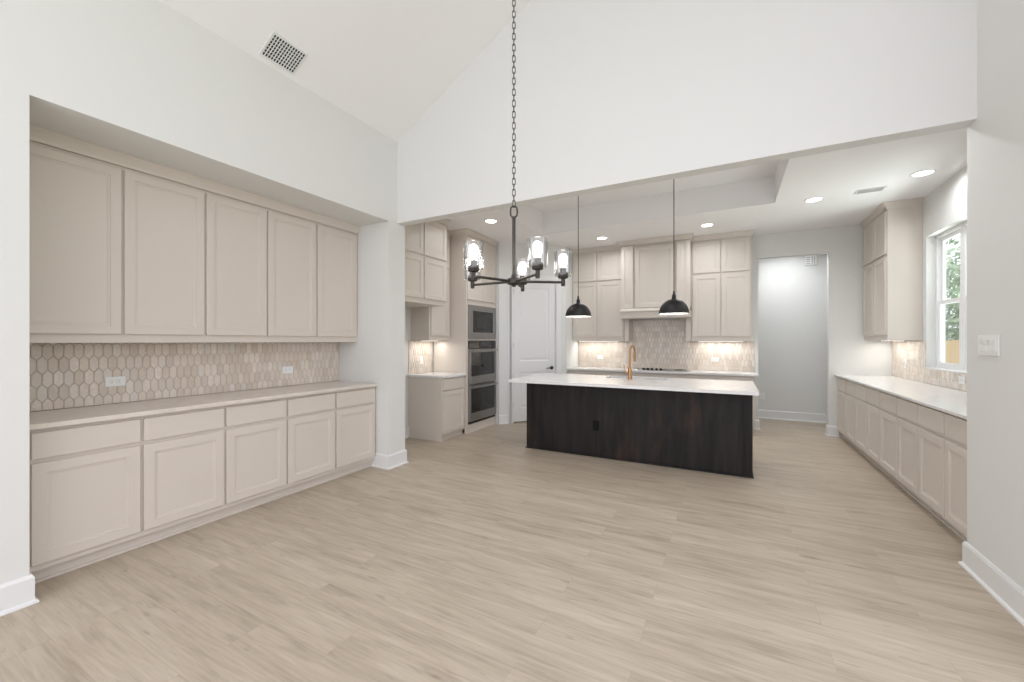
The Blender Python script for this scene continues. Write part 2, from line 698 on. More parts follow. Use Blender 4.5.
WY0, WY1, WZ0, WZ1 = 5.20, 6.42, 1.085, 2.60
struct('wall_window', boxes((KX1, KX1 + 0.15, YG2, WY0, 0, KT), (KX1, KX1 + 0.15, WY1, KY1, 0, KT),
                            (KX1, KX1 + 0.15, WY0, WY1, 0, WZ0), (KX1, KX1 + 0.15, WY0, WY1, WZ1, KT)), M['wall'],
       'white kitchen side wall with the window', 'wall')
struct('wall_hall', boxes((-1.4, 2.03, HY, HY + 0.12, 0, 3.2), (-1.52, -1.4, KY1 + 0.12, HY + 0.12, 0, 3.2), (2.03, 2.15, KY1 + 0.12, HY + 0.12, 0, 3.2)),
       M['wall'], 'white hall wall seen through the opening', 'wall')
struct('ceiling_hall', boxes((-1.4, 2.03, KY1 + 0.12, HY, 3.05, 3.2)), M['ceil'], 'white hall ceiling', 'ceiling')

# pantry corner: local frame along the diagonal, front = -Y local
diag = (P1 - P0).length
PR = PI / 4
DX0, DX1, DH = 0.265, 1.030, 2.44     # door leaf along the diagonal
bm = boxes((0, DX0 - 0.015, 0, 0.11, 0, KZ), (DX1 + 0.015, diag, 0, 0.11, 0, KZ), (DX0 - 0.015, DX1 + 0.015, 0, 0.11, DH + 0.02, KZ))
wp = struct('wall_pantry', bm, M['wall'], 'white diagonal corner wall holding the pantry door', 'wall')
wp.location = (P0.x, P0.y, 0)
wp.rotation_euler = (0, 0, PR)
struct('wall_pantry_side', boxes((P1.x - 0.11, P1.x, P1.y + 0.02, KY1, 0, KZ)), M['wall'], 'white return wall beside the pantry door', 'wall')
struct('wall_oven_side', boxes((KX0, P0.x - 0.02, 5.985, 6.07, 0, KZ)), M['wall'], 'white wall return beside the oven tower', 'wall')

BASE = [(0, 0), (0.030, 0), (0.028, 0.011), (0.016, 0.019), (0.016, 0.136), (0.008, 0.152), (0, 0.152)]


def baseboard(name, path, label):
    bm = BM()
    sweep(bm, BASE, path)
    return struct(name, bm, M['trim'], label, 'baseboard')


baseboard('baseboard_left', [(XL, YL), (XL, NY0), (-3.555, NY0)], 'white baseboard at the left edge, left of the niche cabinets')
baseboard('baseboard_column', [(-3.555, NY1), (XL, NY1), (XL, YG2), (KX0 + .01, YG2)], 'white baseboard wrapping the column between niche and kitchen')
baseboard('baseboard_alcove', [(KX0, YG2 + .02), (KX0, 4.548)], 'white baseboard in the refrigerator alcove')
baseboard('baseboard_right', [(1.40, YG2), (XR, YG2), (XR, YR)], 'white baseboard along the right wall')
baseboard('baseboard_hall', [(-1.4, HY), (2.03, HY)], 'white baseboard on the hall wall')
baseboard('baseboard_stub', [(0.345, KY1), (OX0, KY1), (OX0, KY1 + 0.12)], 'white baseboard on the wall end right of the back cabinets')
baseboard('baseboard_post', [(OX1, KY1 + 0.12), (OX1, KY1), (1.43, KY1)], 'white baseboard on the wall end beside the right base cabinets')
dv = (P1 - P0).normalized()


def dp(u):
    return (P0.x + dv.x * u, P0.y + dv.y * u)


baseboard('baseboard_pantry', [dp(0.0), dp(DX0 - 0.105)], 'white baseboard between oven tower and pantry door')

# pantry door
door = empty('door_1', (P0.x, P0.y, 0), PR, 'white two-panel pantry door in the corner beyond the island', 'door', None, 'structure')
bm = BM()
DZ0 = 0.018


def door_panel(bm, x0, x1, z0, z1, y):
    rings = [(0, 0.0), (0.010, 0.007), (0.030, 0.007), (0.050, 0.001)]
    vs = []
    for a, d in rings:
        vs.append([bm.verts.new(p) for p in ((x0 + a, y + d, z0 + a), (x1 - a, y + d, z0 + a), (x1 - a, y + d, z1 - a), (x0 + a, y + d, z1 - a))])
    for A, B in zip(vs[:-1], vs[1:]):
        for i in range(4):
            j = (i + 1) % 4
            bm.faces.new((A[i], A[j], B[j], B[i]))
    bm.faces.new(vs[-1])


yd = 0.012
px0, px1 = DX0 + 0.115, DX1 - 0.115
zs = (DZ0, 0.25, 0.865, 1.055, DH - 0.125, DH)
# stiles and rails as a slab with two panel wells
box(bm, DX0, px0, yd, yd + 0.035, DZ0, DH)
box(bm, px1, DX1, yd, yd + 0.035, DZ0, DH)
for a, b in ((0, 1), (2, 3), (4, 5)):
    box(bm, px0, px1, yd, yd + 0.035, zs[a], zs[b])
door_panel(bm, px0, px1, zs[1], zs[2], yd)
door_panel(bm, px0, px1, zs[3], zs[4], yd)
obj('door_slab', bm, M['trim'], door)
bm = boxes((DX0 - 0.014, DX0 - 0.002, -0.002, 0.11, 0, DH + 0.016), (DX1 + 0.002, DX1 + 0.014, -0.002, 0.11, 0, DH + 0.016),
           (DX0 - 0.014, DX1 + 0.014, -0.002, 0.11, DH + 0.004, DH + 0.016))
obj('door_jamb', bm, M['trim'], door)
cw = 0.09


def casing(bm, x0, x1, z0, z1):
    box(bm, x0, x1, -0.018, -0.001, z0, z1, bev=0.003)


bm = BM()
casing(bm, DX0 - 0.012 - cw, DX0 - 0.012, 0, DH + 0.012)
casing(bm, DX1 + 0.012, DX1 + 0.012 + cw, 0, DH + 0.012)
casing(bm, DX0 - 0.012 - cw, DX1 + 0.012 + cw, DH + 0.012, DH + 0.012 + cw)
casing(bm, DX0 - 0.012 - cw + 0.02, DX0 - 0.04, 0, DH + .01)
obj('door_casing', bm, M['trim'], door)
h = BM()
lathe(h, [(0.0, 0.0), (0.03, 0.0), (0.03, 0.008), (0.012, 0.012), (0.011, 0.045), (0, 0.045)], seg=20)
bmesh.ops.rotate(h, verts=h.verts, cent=(0, 0, 0), matrix=Matrix.Rotation(PI / 2, 3, 'X'))
tube(h, [(0, -0.042, 0), (-0.03, -0.045, 0.002), (-0.075, -0.045, 0.0), (-0.115, -0.043, -0.004)], [0.010, 0.009, 0.008, 0.007])
bmesh.ops.translate(h, verts=h.verts, vec=(DX1 - 0.065, yd, 0.93))
tag(obj('door_handle', h, M['black'], door, True), 'black lever handle')
for z in (0.28, 1.27, 2.2):
    b = BM()
    tube(b, [(DX0 - 0.003, yd - 0.006, z), (DX0 - 0.003, yd - 0.006, z + 0.09)], 0.007, 8)
    tag(obj('hinge', b, M['black'], door), 'black hinge knuckle')


# ------------------------------------------------------------------ cabinets
def cabinet(name, label, loc, rz, w, d, z0, z1, doors=(), drawers=(), toe=0.0, toe_in=0.0, group=None, cat='cabinet', top_gap=0.0, door_t=0.02, shoe=True):
    """local frame: x along the run, y into the wall, front at y=0"""
    o = empty(name, loc, rz, label, cat, group)
    e = 0.0002
    bm = BM()
    box(bm, e, w - e, 0, d, z0 + toe, z1)
    obj('cabinet_body', bm, M['cab'], o)
    if toe:
        bm = BM()
        box(bm, e, w - e, toe_in, toe_in + 0.02, z0, z0 + toe)
        if shoe:
            box(bm, e, w - e, toe_in - 0.014, toe_in, z0, z0 + 0.018, bev=0.003)
        obj('toe_board', bm, M['cab'], o)
    for (a, b, p, q) in doors:
        bm = BM()
        panel_door(bm, a, b, p, q, door_t)
        obj('cabinet_door', bm, M['cab'], o)
    for (a, b, p, q) in drawers:
        bm = BM()
        box(bm, a, b, -door_t, 0, p, q, bev=0.0025)
        obj('drawer_front', bm, M['cab'], o)
    return o


CROWN = [(0, -0.078), (0.012, -0.078), (0.016, -0.06), (0.034, -0.03), (0.048, -0.018), (0.050, 0.0), (0, 0)]


def crown(path, ztop, label, sc=1.0, off=0.0):
    bm = BM()
    sweep(bm, [(o * sc + off, ztop + z * sc) for o, z in CROWN], path)
    return tag(obj('crown_moulding', bm, M['cab']), label, 'moulding', 'cabinet crown mouldings')


# --- left niche
yb = [NY0 + 0.002, 1.256, 1.768, 2.275, 2.784, NY1 - 0.002]
ords = ['first (leftmost)', 'second from the left', 'third from the left', 'fourth from the left', 'fifth (rightmost)']
FX = -3.50
for i in range(5):
    a, b = yb[i], yb[i + 1]
    w = b - a
    l = 0.045 if i == 0 else 0.009
    r = 0.020 if i == 4 else 0.009
    cabinet('base_cabinet', f'greige drawer-over-door base cabinet in the left niche, {ords[i]}', (FX, a, 0), PI / 2, w, 0.58, 0, 0.898,
            doors=[(l, w - r, 0.122, 0.700)], drawers=[(l, w - r, 0.725, 0.876)], toe=0.085, toe_in=0.045, group='base cabinets in the left niche')
UX = -3.785
yu = [NY0 + 0.002, 1.252, 1.765, 2.27, 2.784, NY1 - 0.002]
for i in range(5):
    a, b = yu[i], yu[i + 1]
    w = b - a
    l = 0.03 if i == 0 else 0.008
    r = 0.03 if i == 4 else 0.008
    cabinet('upper_cabinet', f'greige single-door wall cabinet in the left niche, {ords[i]}', (UX, a, 0), PI / 2, w, 0.30, 1.388, 2.628,
            doors=[(l, w - r, 1.447, 2.605)], group='wall cabinets in the left niche')
bm = BM()
sweep(bm, [(-0.02, 2.629), (0.018, 2.629), (0.024, 2.645), (0.028, 2.69), (0.040, 2.714), (-0.02, 2.714)], [(UX, NY0 + 0.002), (UX, NY1 - 0.002)])
tag(obj('crown_moulding', bm, M['cab']), 'greige crown strip above the five niche wall cabinets', 'moulding', 'cabinet crown mouldings')


def slab(name, b, mat, label, bev=0.003):
    bm = BM()
    box(bm, *b, bev=bev)
    return tag(obj(name, bm, mat), label, 'countertop', 'stone countertops')


slab('countertop', (NX + 0.001, -3.455, NY0 + 0.001, NY1 - 0.001, 0.899, 0.929), M['beigestone'], 'long warm white stone countertop on the left niche base cabinets')

# --- tiles


def clip(poly, u0, u1, v0, v1):
    def cl(p, f, inter):
        out = []
        for i in range(len(p)):
            a, b = p[i - 1], p[i]
            fa, fb = f(a), f(b)
            if fb >= 0:
                if fa < 0:
                    out.append(inter(a, b, fa, fb))
                out.append(b)
            elif fa >= 0:
                out.append(inter(a, b, fa, fb))
        return out

    def it(a, b, fa, fb):
        t = fa / (fa - fb)
        return (a[0] + t * (b[0] - a[0]), a[1] + t * (b[1] - a[1]))
    for f in (lambda p: p[0] - u0, lambda p: u1 - p[0], lambda p: p[1] - v0, lambda p: v1 - p[1]):
        poly = cl(poly, f, it)
        if len(poly) < 3:
            return []
    return poly


def backsplash(label, loc, rz, rects, phase=0.0):
    """picket tiles on rects (u0,u1,v0,v1) in the local XZ plane, facing -Y; wall plane at local y=0"""
    o = empty('tile_backsplash', loc, rz, label, 'backsplash', 'picket tile backsplashes')
    bm = BM()
    for (u0, u1, v0, v1) in rects:
        box(bm, u0, u1, -0.004, -0.0005, v0, v1)
    obj('grout_bed', bm, M['grout'], o)
    bm = BM()
    layer = bm.loops.layers.float_color.new('tone')
    w, L, p, g = 0.0508, 0.066, 0.029, 0.0026
    for (u0, u1, v0, v1) in rects:
        r0 = int(v0 / (L + p)) - 1
        rr = r0
        while rr * (L + p) < v1 + L:
            vc = rr * (L + p)
            cc = int(u0 / w) - 1
            while cc * w < u1 + w:
                uc = cc * w + (w / 2 if rr % 2 else 0) + phase
                hw, hl = w / 2 - g / 2, L / 2
                hp = L / 2 + p - g * 0.6
                hexa = [(uc - hw, vc - hl), (uc, vc - hp), (uc + hw, vc - hl), (uc + hw, vc + hl), (uc, vc + hp), (uc - hw, vc + hl)]
                poly = clip(hexa, u0 + 0.001, u1 - 0.001, v0 + 0.001, v1 - 0.001)
                cc += 1
                if len(poly) < 3:
                    continue
                cx = sum(q[0] for q in poly) / len(poly)
                cy = sum(q[1] for q in poly) / len(poly)
                tx, tz = random.uniform(-.035, .035), random.uniform(-.03, .03)
                A, B = [], []
                for (u, v) in poly:
                    A.append(bm.verts.new((u, -0.004, v)))
                    uu, vv = cx + (u - cx) * 0.88, cy + (v - cy) * 0.95
                    B.append(bm.verts.new((uu, -0.0075 + tx * (uu - cx) + tz * (vv - cy), vv)))
                k = len(poly)
                fs = []
                try:
                    fs.append(bm.faces.new(B))
                    for i in range(k):
                        j = (i + 1) % k
                        fs.append(bm.faces.new((A[i], A[j], B[j], B[i])))
                except ValueError:
                    pass
                t = (random.random(), random.random(), random.random(), 1)
                for f in fs:
                    for lo in f.loops:
                        lo[layer] = t
            rr += 1
    obj('tile_field', bm, M['tile'], o)
    return o


backsplash('beige picket tile backsplash between the niche wall cabinets and countertop', (NX, NY0, 0), PI / 2, [(0.002, NY1 - NY0 - 0.002, 0.930, 1.387)])


def outlet(label, loc, rz, gang=1, horiz=True, dark=False, group='wall outlets', toggles=False):
    """duplex receptacle plate facing local -Y"""
    o = empty('wall_outlet' if not toggles else 'light_switch', loc, rz, label, 'outlet' if not toggles else 'light switch', group)
    mt = M['islandoutlet'] if dark else M['plastic']
    w, h = (0.118, 0.072) if horiz else (0.072, 0.118)
    if toggles:
        w, h = 0.072 + 0.046 * (gang - 1), 0.118
    bm = BM()
    box(bm, -w / 2, w / 2, -0.007, 0, -h / 2, h / 2, bev=0.002)
    obj('cover_plate', bm, mt, o)
    if toggles:
        for k in range(gang):
            c = (k - (gang - 1) / 2) * 0.046
            bm = BM()
            prism(bm, [(-0.0075, -0.034), (-0.0105, -0.034), (-0.0085, 0.0), (-0.0135, 0.034), (-0.0075, 0.034)], 'x', c - 0.0165, c + 0.0165)
            obj('rocker', bm, mt, o)
    else:
        for s in (-1, 1):
            c = s * 0.021
            bm = BM()
            if horiz:
                box(bm, c - 0.015, c + 0.015, -0.0095, -0.0068, -0.017, 0.017, bev=0.002)
            else:
                box(bm, -0.017, 0.017, -0.0095, -0.0068, c - 0.015, c + 0.015, bev=0.002)
            rc = obj('receptacle', bm, mt, o)
            bm = BM()
            for q in (-0.006, 0.006):
                if horiz:
                    box(bm, c - 0.004, c + 0.004, -0.0102, -0.0094, q - 0.0012, q + 0.0012)
                else:
                    box(bm, q - 0.0012, q + 0.0012, -0.0102, -0.0094, c - 0.004, c + 0.004)
            obj('slot', bm, M['slot'], rc)
    return o


outlet('white outlet on the niche tile, nearer the left end', (NX + 0.0085, 1.315, 1.095), PI / 2)
outlet('white outlet on the niche tile, toward the right end', (NX + 0.0085, 2.675, 1.098), PI / 2)

# --- kitchen left: refrigerator alcove, small counter, oven tower
fz = -3.48
cabinet('refrigerator_cabinet', 'deep greige cabinet with four doors above the empty refrigerator space', (fz, 3.60, 0), PI / 2, 1.0, 0.64, 1.885, 3.0,
        doors=[(0.02, 0.491, 1.945, 2.475), (0.509, 0.975, 1.945, 2.475), (0.02, 0.491, 2.507, 2.985), (0.509, 0.975, 2.505, 2.985)])
cabinet('upper_cabinet', 'narrow greige wall cabinet over the small counter beside the oven tower', (-3.80, 4.605, 0), PI / 2, 0.49, 0.335, 1.41, 3.0,
        doors=[(0.03, 0.46, 1.475, 2.475), (0.03, 0.46, 2.505, 2.985)])
lowcab = cabinet('base_cabinet', 'narrow greige base cabinet with drawer and door, left of the oven tower', (-3.53, 4.55, 0), PI / 2, 0.545, 0.605, 0, 0.882,
        doors=[(0.02, 0.525, 0.105, 0.69)], drawers=[(0.02, 0.525, 0.71, 0.862)], toe=0.075, toe_in=0.035)
bm = BM()
box(bm, -4.135, -3.532, 4.545, 4.5505, 0, 0.882)
box(bm, -4.135, -3.545, 4.532, 4.545, 0, 0.02, bev=0.003)
endp = obj('end_panel', bm, M['cab'], lowcab)
endp.matrix_parent_inverse = (Matrix.Translation((-3.53, 4.55, 0)) @ Matrix.Rotation(PI / 2, 4, 'Z')).inverted()
slab('countertop', (KX0 + 0.001, -3.49, 4.525, 5.097, 0.882, 0.914), M['quartz'], 'small white quartz countertop beside the oven tower')
backsplash('tile backsplash behind the small counter next to the oven tower', (KX0, 4.55, 0), PI / 2, [(0.002, 0.547, 0.915, 1.409)])
outlet('white outlet on the tile above the small counter by the ovens', (KX0 + 0.0085, 4.83, 1.11), PI / 2, horiz=False)

TY = 5.10
TW = 0.875
tower = empty('oven_cabinet', (-3.5, TY, 0), PI / 2, 'full-height greige cabinet holding the microwave and double oven', 'cabinet')
bm = BM()
s0, s1 = 0.052, TW - 0.028
box(bm, 0.001, s0, 0, 0.615, 0.09, 3.0)
box(bm, s1, TW, 0, 0.615, 0.09, 3.0)
box(bm, s0, s1, 0, 0.615, 0.09, 0.128)
box(bm, s0, s1, 0, 0.05, 1.408, 1.432)
box(bm, s0, s1, 0, 0.615, 1.955, 3.0)
box(bm, s0, s1, 0.59, 0.61, 0.128, 1.955)
obj('cabinet_body', bm, M['cab'], tower)
bm = boxes((0.001, TW, 0.004, 0.03, 0, 0.09))
box(bm, 0.001, TW, -0.01, 0.004, 0, 0.018, bev=0.003)
obj('toe_board', bm, M['cab'], tower)
for a, b in ((0.025, TW / 2 - 0.004), (TW / 2 + 0.004, TW - 0.025)):
    bm = BM()
    panel_door(bm, a, b, 2.03, 2.985)
    obj('cabinet_door', bm, M['cab'], tower)

ow0, ow1 = s0 + 0.004, s1 - 0.004
mw = empty('built_in_microwave', (-3.5, TY, 0), PI / 2, 'stainless built-in microwave at the top of the oven cabinet', 'microwave')
bm = boxes((ow0, ow1, 0.03, 0.42, 1.436, 1.95))
obj('microwave_body', bm, M['ovenframe'], mw)
bm = BM()
z0, z1, g0, g1 = 1.434, 1.952, 1.535, 1.865
gx0, gx1 = ow0 + 0.10, ow1 - 0.085
box(bm, ow0, gx0, -0.025, 0.03, z0, z1, bev=0.003)
box(bm, gx1, ow1, -0.025, 0.03, z0, z1, bev=0.003)
box(bm, gx0, gx1, -0.025, 0.03, z0, g0, bev=0.003)
box(bm, gx0, gx1, -0.025, 0.03, g1, z1, bev=0.003)
obj('trim_frame', bm, M['steel'], mw)
bm = boxes((gx0, gx1, -0.018, 0.02, g0, g1), bev=0.002)
gd = obj('glass_door', bm, M['darkglass'], mw)
bm = boxes((gx0 + 0.10, gx1 - 0.19, -0.0195, -0.0178, g0 + 0.06, g1 - 0.06))
obj('door_window', bm, M['ovenframe'], gd)
bm = BM()
box(bm, gx1 - 0.12, gx1 - 0.04, -0.0195, -0.0178, g0 + 0.19, g0 + 0.24)
for i in range(3):
    for j in range(4):
        box(bm, gx1 - 0.12 + i * 0.029, gx1 - 0.12 + i * 0.029 + 0.02, -0.0195, -0.0178, g0 + 0.03 + j * 0.036, g0 + 0.03 + j * 0.036 + 0.022)
obj('keypad', bm, M['slot'], gd)

ov = empty('double_oven', (-3.5, TY, 0), PI / 2, 'stainless double wall oven below the microwave', 'oven')
bm = boxes((ow0, ow1, 0.02, 0.58, 0.132, 1.405))
obj('oven_body', bm, M['ovenframe'], ov)
bm = boxes((ow0, ow1, -0.022, 0.02, 1.285, 1.405), bev=0.003)
cp = obj('control_panel', bm, M['darkglass'], ov)
bm = boxes((ow0 + 0.30, ow1 - 0.30, -0.0235, -0.0215, 1.325, 1.375))
obj('display', bm, M['slot'], cp)
for (z0, z1) in ((0.735, 1.278), (0.172, 0.722)):
    bm = BM()
    g0, g1 = z0 + 0.125, z1 - 0.055
    ax0, ax1 = ow0 + 0.045, ow1 - 0.045
    box(bm, ow0, ax0, -0.03, 0.02, z0, z1, bev=0.003)
    box(bm, ax1, ow1, -0.03, 0.02, z0, z1, bev=0.003)
    box(bm, ax0, ax1, -0.03, 0.02, z0, g0, bev=0.003)
    box(bm, ax0, ax1, -0.03, 0.02, g1, z1, bev=0.003)
    dr = obj('oven_door', bm, M['steel'], ov)
    bm = boxes((ax0, ax1, -0.026, 0.01, g0, g1))
    obj('door_glass', bm, M['darkglass'], dr)
    bm = BM()
    zz = z1 - 0.028
    tube(bm, [(ow0 + 0.03, -0.078, zz), (ow1 - 0.03, -0.078, zz)], 0.012, 12)
    for xx in (ow0 + 0.07, ow1 - 0.07):
        tube(bm, [(xx, -0.03, zz), (xx, -0.076, zz)], 0.008, 8)
    obj('handle', bm, M['steel'], dr, True)
bm = boxes((ow0, ow1, -0.012, 0.02, 0.133, 0.168))
obj('vent_strip', bm, M['black'], ov)

crown([(fz, 3.60), (fz, 4.60), (-3.80, 4.60), (-3.80, TY - 0.001), (-3.5, TY - 0.001), (-3.5, TY + TW)], KZ - 0.001, 'greige crown moulding over the refrigerator cabinet and oven tower')
bm = boxes((KX0 + 0.002, fz - 0.001, 3.602, 4.598, 3.0, KZ - 0.001), (KX0 + 0.002, -3.801, 4.598, TY, 3.0, KZ - 0.001), (KX0 + 0.002, -3.501, TY, TY + TW - 0.001, 3.0, KZ - 0.001))
tag(obj('soffit_filler', bm, M['cab']), 'greige filler behind the crown above the oven-side cabinets', 'filler')

# --- back wall run
BX0, BX1 = P1.x + 0.002, 0.345
bx = [BX0, -2.07, -1.52, -0.62, -0.17, BX1 - 0.03]
bl = ['first (leftmost)', 'second from the left', 'middle one, under the cooktop', 'second from the right', 'last (rightmost)']
for i in range(5):
    a, b = bx[i], bx[i + 1]
    w = b - a
    if i == 2:
        ds = [(0.01, w / 2 - 0.004, 0.105, 0.69), (w / 2 + 0.004, w - 0.01, 0.105, 0.69)]
        dw = [(0.01, w - 0.01, 0.71, 0.852)]
    else:
        ds = [(0.01, w - 0.01, 0.105, 0.69)]
        dw = [(0.01, w - 0.01, 0.71, 0.852)]
    cabinet('base_cabinet', f'greige base cabinet on the back wall behind the island, {bl[i]}', (a, 6.955, 0), 0, w, 0.572, 0, 0.88, doors=ds, drawers=dw, toe=0.09, toe_in=0.05,
            group='back wall base cabinets')
slab('countertop', (BX0, 0.372, 6.915, KY1 - 0.001, 0.881, 0.914), M['quartz'], 'white quartz countertop on the back wall cabinets under the range hood')
backsplash('beige picket tile backsplash on the back wall behind the cooktop', (0, KY1, 0), 0,
           [(BX0, -1.632, 0.915, 1.399), (-1.631, -0.553, 0.915, 1.774), (-0.552, 0.345, 0.915, 1.399)])
outlet('white outlet on back wall tile left of the faucet', (-2.143, KY1 - 0.0085, 1.10), 0)
outlet('white outlet on back wall tile right of the cooktop', (-0.218, KY1 - 0.0085, 1.095), 0)

UY = 7.20


def back_upper(x0, x1, label, gap):
    w = x1 - x0
    l, r = 0.02, 0.02
    g = gap - x0
    return cabinet('upper_cabinet', label, (x0, UY, 0), 0, w, 0.328, 1.40, 3.0,
                   doors=[(l, g - 0.009, 1.475, 2.448), (g + 0.009, w - r, 1.475, 2.448), (l, g - 0.009, 2.480, 2.985), (g + 0.009, w - r, 2.478, 2.985)],
                   group='back wall upper cabinets')


HX0, HX1 = -1.632, -0.553
back_upper(BX0, HX0 - 0.002, 'greige four-door wall cabinet left of the range hood', -2.10)
back_upper(HX1 + 0.002, 0.285, 'greige four-door wall cabinet right of the range hood, beside the hall opening', -0.125)

# range hood surround
hood = empty('range_hood', (HX0, 7.0, 0), 0, 'greige wood range hood with panelled front and mantle shelf', 'range hood')
hw = HX1 - HX0
bm = boxes((0, hw, 0.02, 0.518, 1.90, 3.0))
obj('hood_body', bm, M['cab'], hood)
for a, b in ((0.0, 0.205), (hw - 0.205, hw)):
    bm = BM()
    panel_door(bm, a + 0.004, b - 0.004, 1.945, 2.995, 0.035, 0.056, 0.02)
    obj('pilaster', bm, M['cab'], hood)
bm = BM()
panel_door(bm, 0.235, hw - 0.235, 1.955, 2.965, 0.022, 0.062, 0.02)
obj('front_panel', bm, M['cab'], hood)
bm = BM()
prism(bm, [(-0.07, 1.905), (-0.07, 1.89), (-0.05, 1.87), (-0.045, 1.79), (-0.03, 1.775), (0.52, 1.775), (0.52, 1.94), (-0.02, 1.94), (-0.03, 1.92)], 'x', -0.0, hw)
obj('mantle_shelf', bm, M['cab'], hood)
for a, b in ((0.004, 0.085), (hw - 0.085, hw - 0.004)):
    bm = boxes((a, b, 0.22, 0.516, 1.40, 1.775), bev=0.003)
    obj('side_bracket', bm, M['cab'], hood)
bm = boxes((0.16, hw - 0.16, 0.05, 0.45, 1.768, 1.774))
tag(obj('vent_insert', bm, M['steel'], hood), 'steel vent insert')

crown([(BX0, UY), (HX0 - 0.002, UY)], KZ - 0.001, 'greige crown moulding left of the range hood')
crown([(HX1 + 0.002, UY), (0.285, UY), (0.285, KY1)], KZ - 0.001, 'greige crown moulding right of the range hood')
crown([(HX0, UY - .055), (HX0, 6.975), (HX1, 6.975), (HX1, UY - .055)], KZ - 0.001, 'greige crown moulding around the top of the range hood')
bm = boxes((BX0, HX0 - 0.003, UY + 0.001, KY1, 3.0, KZ - 0.001), (HX0 + 0.001, HX1 - 0.001, 7.0, KY1, 3.0, KZ - 0.001), (HX1 + 0.003, 0.284, UY + 0.001, KY1, 3.0, KZ - 0.001))
tag(obj('soffit_filler', bm, M['cab']), 'greige filler behind the crown on the back wall', 'filler')

# cooktop
ck = empty('cooktop', (-1.0, 6.96, 0.914), 0, 'flat steel cooktop with black knobs set in the back counter', 'cooktop')
bm = boxes((-0.40, 0.40, 0, 0.50, 0, 0.010), bev=0.004)
obj('cooktop_plate', bm, M['steel'], ck)
for (cx, cy) in ((-0.26, 0.20), (-0.26, 0.39), (0.0, 0.30), (0.26, 0.20), (0.26, 0.39)):
    bm = BM()
    lathe(bm, [(0, 0.010), (0.07, 0.010), (0.07, 0.0112), (0, 0.0112)], (cx, cy, 0), 16)
    obj('burner', bm, M['black'], ck, True)
for i in range(5):
    bm = BM()
    lathe(bm, [(0, 0.010), (0.021, 0.010), (0.017, 0.04), (0, 0.042)], (-0.265 + i * 0.068, 0.055, 0), 14)
    obj('control_knob', bm, M['black'], ck, True)

# --- island
IX0, IX1, IY0, IY1 = -2.355, 0.200, 4.84, 5.70
isl = empty('kitchen_island', ((IX0 + IX1) / 2, IY0, 0), 0, 'large dark stained wood kitchen island base', 'kitchen island')
iw = (IX1 - IX0) / 2
bm = boxes((-iw, iw, 0.0, 0.02, 0, 0.879), (-iw, -iw + 0.02, 0.02, 0.86, 0, 0.879), (iw - 0.02, iw, 0.02, 0.86, 0, 0.879), (-iw + 0.02, iw - 0.02, 0.84, 0.86, 0, 0.879),
           (-iw + 0.02, iw - 0.02, 0.02, 0.84, 0.0, 0.02))
obj('island_body', bm, M['island'], isl)
for x0, x1 in ((-iw - 0.004, -iw + 0.075), (iw - 0.075, iw + 0.004)):
    bm = boxes((x0, x1, -0.006, 0.0, 0, 0.879), bev=0.002)
    obj('corner_stile', bm, M['island'], isl)
bm = BM()
sweep(bm, [(0.0, 0), (0.012, 0), (0.010, 0.012), (0.0, 0.018)], [(-iw - 0.004, 0.86), (-iw - 0.004, -0.006), (iw + 0.004, -0.006), (iw + 0.004, 0.86)])
obj('shoe_moulding', bm, M['island'], isl)
bm = BM()
for k in range(5):
    a = -iw + 0.03 + k * (2 * iw - 0.06) / 5
    panel_door(bm, -(a + 0.50), -(a + 0.005), 0.1, 0.86, 0.02, 0.058, -0.86)
bmesh.ops.rotate(bm, verts=bm.verts, cent=(0, 0, 0), matrix=Matrix.Rotation(PI, 3, 'Z'))
obj('rear_doors', bm, M['island'], isl)
outlet('black outlet low on the front of the dark island', (-1.429, IY0 - 0.0005, 0.378), 0, horiz=False, dark=True, group='outlets')

SX0, SX1, SY0, SY1 = -1.455, -0.70, 5.335, 5.665
bm = BM()
cx0, cx1, cy0, cy1, cz0, cz1 = -2.475, 0.245, 4.54, 5.735, 0.880, 0.914
xs = [cx0, SX0, SX1, cx1]
ys = [cy0, SY0, SY1, cy1]
grid = {}
for zi, z in enumerate((cz0, cz1)):
    for i, x in enumerate(xs):
        for j, y in enumerate(ys):
            grid[i, j, zi] = bm.verts.new((x, y, z))
for i in range(3):
    for j in range(3):
        if i == 1 and j == 1:
            continue
        for z in (0, 1):
            bm.faces.new((grid[i, j, z], grid[i + 1, j, z], grid[i + 1, j + 1, z], grid[i, j + 1, z]))
for i in range(3):
    for j in (0, 3):
        bm.faces.new((grid[i, j, 0], grid[i + 1, j, 0], grid[i + 1, j, 1], grid[i, j, 1]))
        bm.faces.new((grid[j, i, 0], grid[j, i + 1, 0], grid[j, i + 1, 1], grid[j, i, 1]))
for j in (1, 2):
    bm.faces.new((grid[1, j, 0], grid[2, j, 0], grid[2, j, 1], grid[1, j, 1]))
    bm.faces.new((grid[j, 1, 0], grid[j, 2, 0], grid[j, 2, 1], grid[j, 1, 1]))
tag(obj('countertop', bm, M['quartz']), 'white quartz island countertop with overhang and sink cutout', 'countertop', 'stone countertops')
sink = empty('kitchen_sink', ((SX0 + SX1) / 2, (SY0 + SY1) / 2, 0.66), 0, 'undermount steel sink in the island countertop', 'sink')
sw, sd = (SX1 - SX0) / 2 + 0.004, (SY1 - SY0) / 2 + 0.004
bm = boxes((-sw - .003, sw + .003, -sd - .003, sd + .003, 0, 0.004), (-sw - .003, -sw, -sd, sd, 0, 0.219), (sw, sw + .003, -sd, sd, 0, 0.219),
           (-sw, sw, -sd - .003, -sd, 0, 0.219), (-sw, sw, sd, sd + .003, 0, 0.219))
obj('basin', bm, M['steel'], sink)
bm = BM()
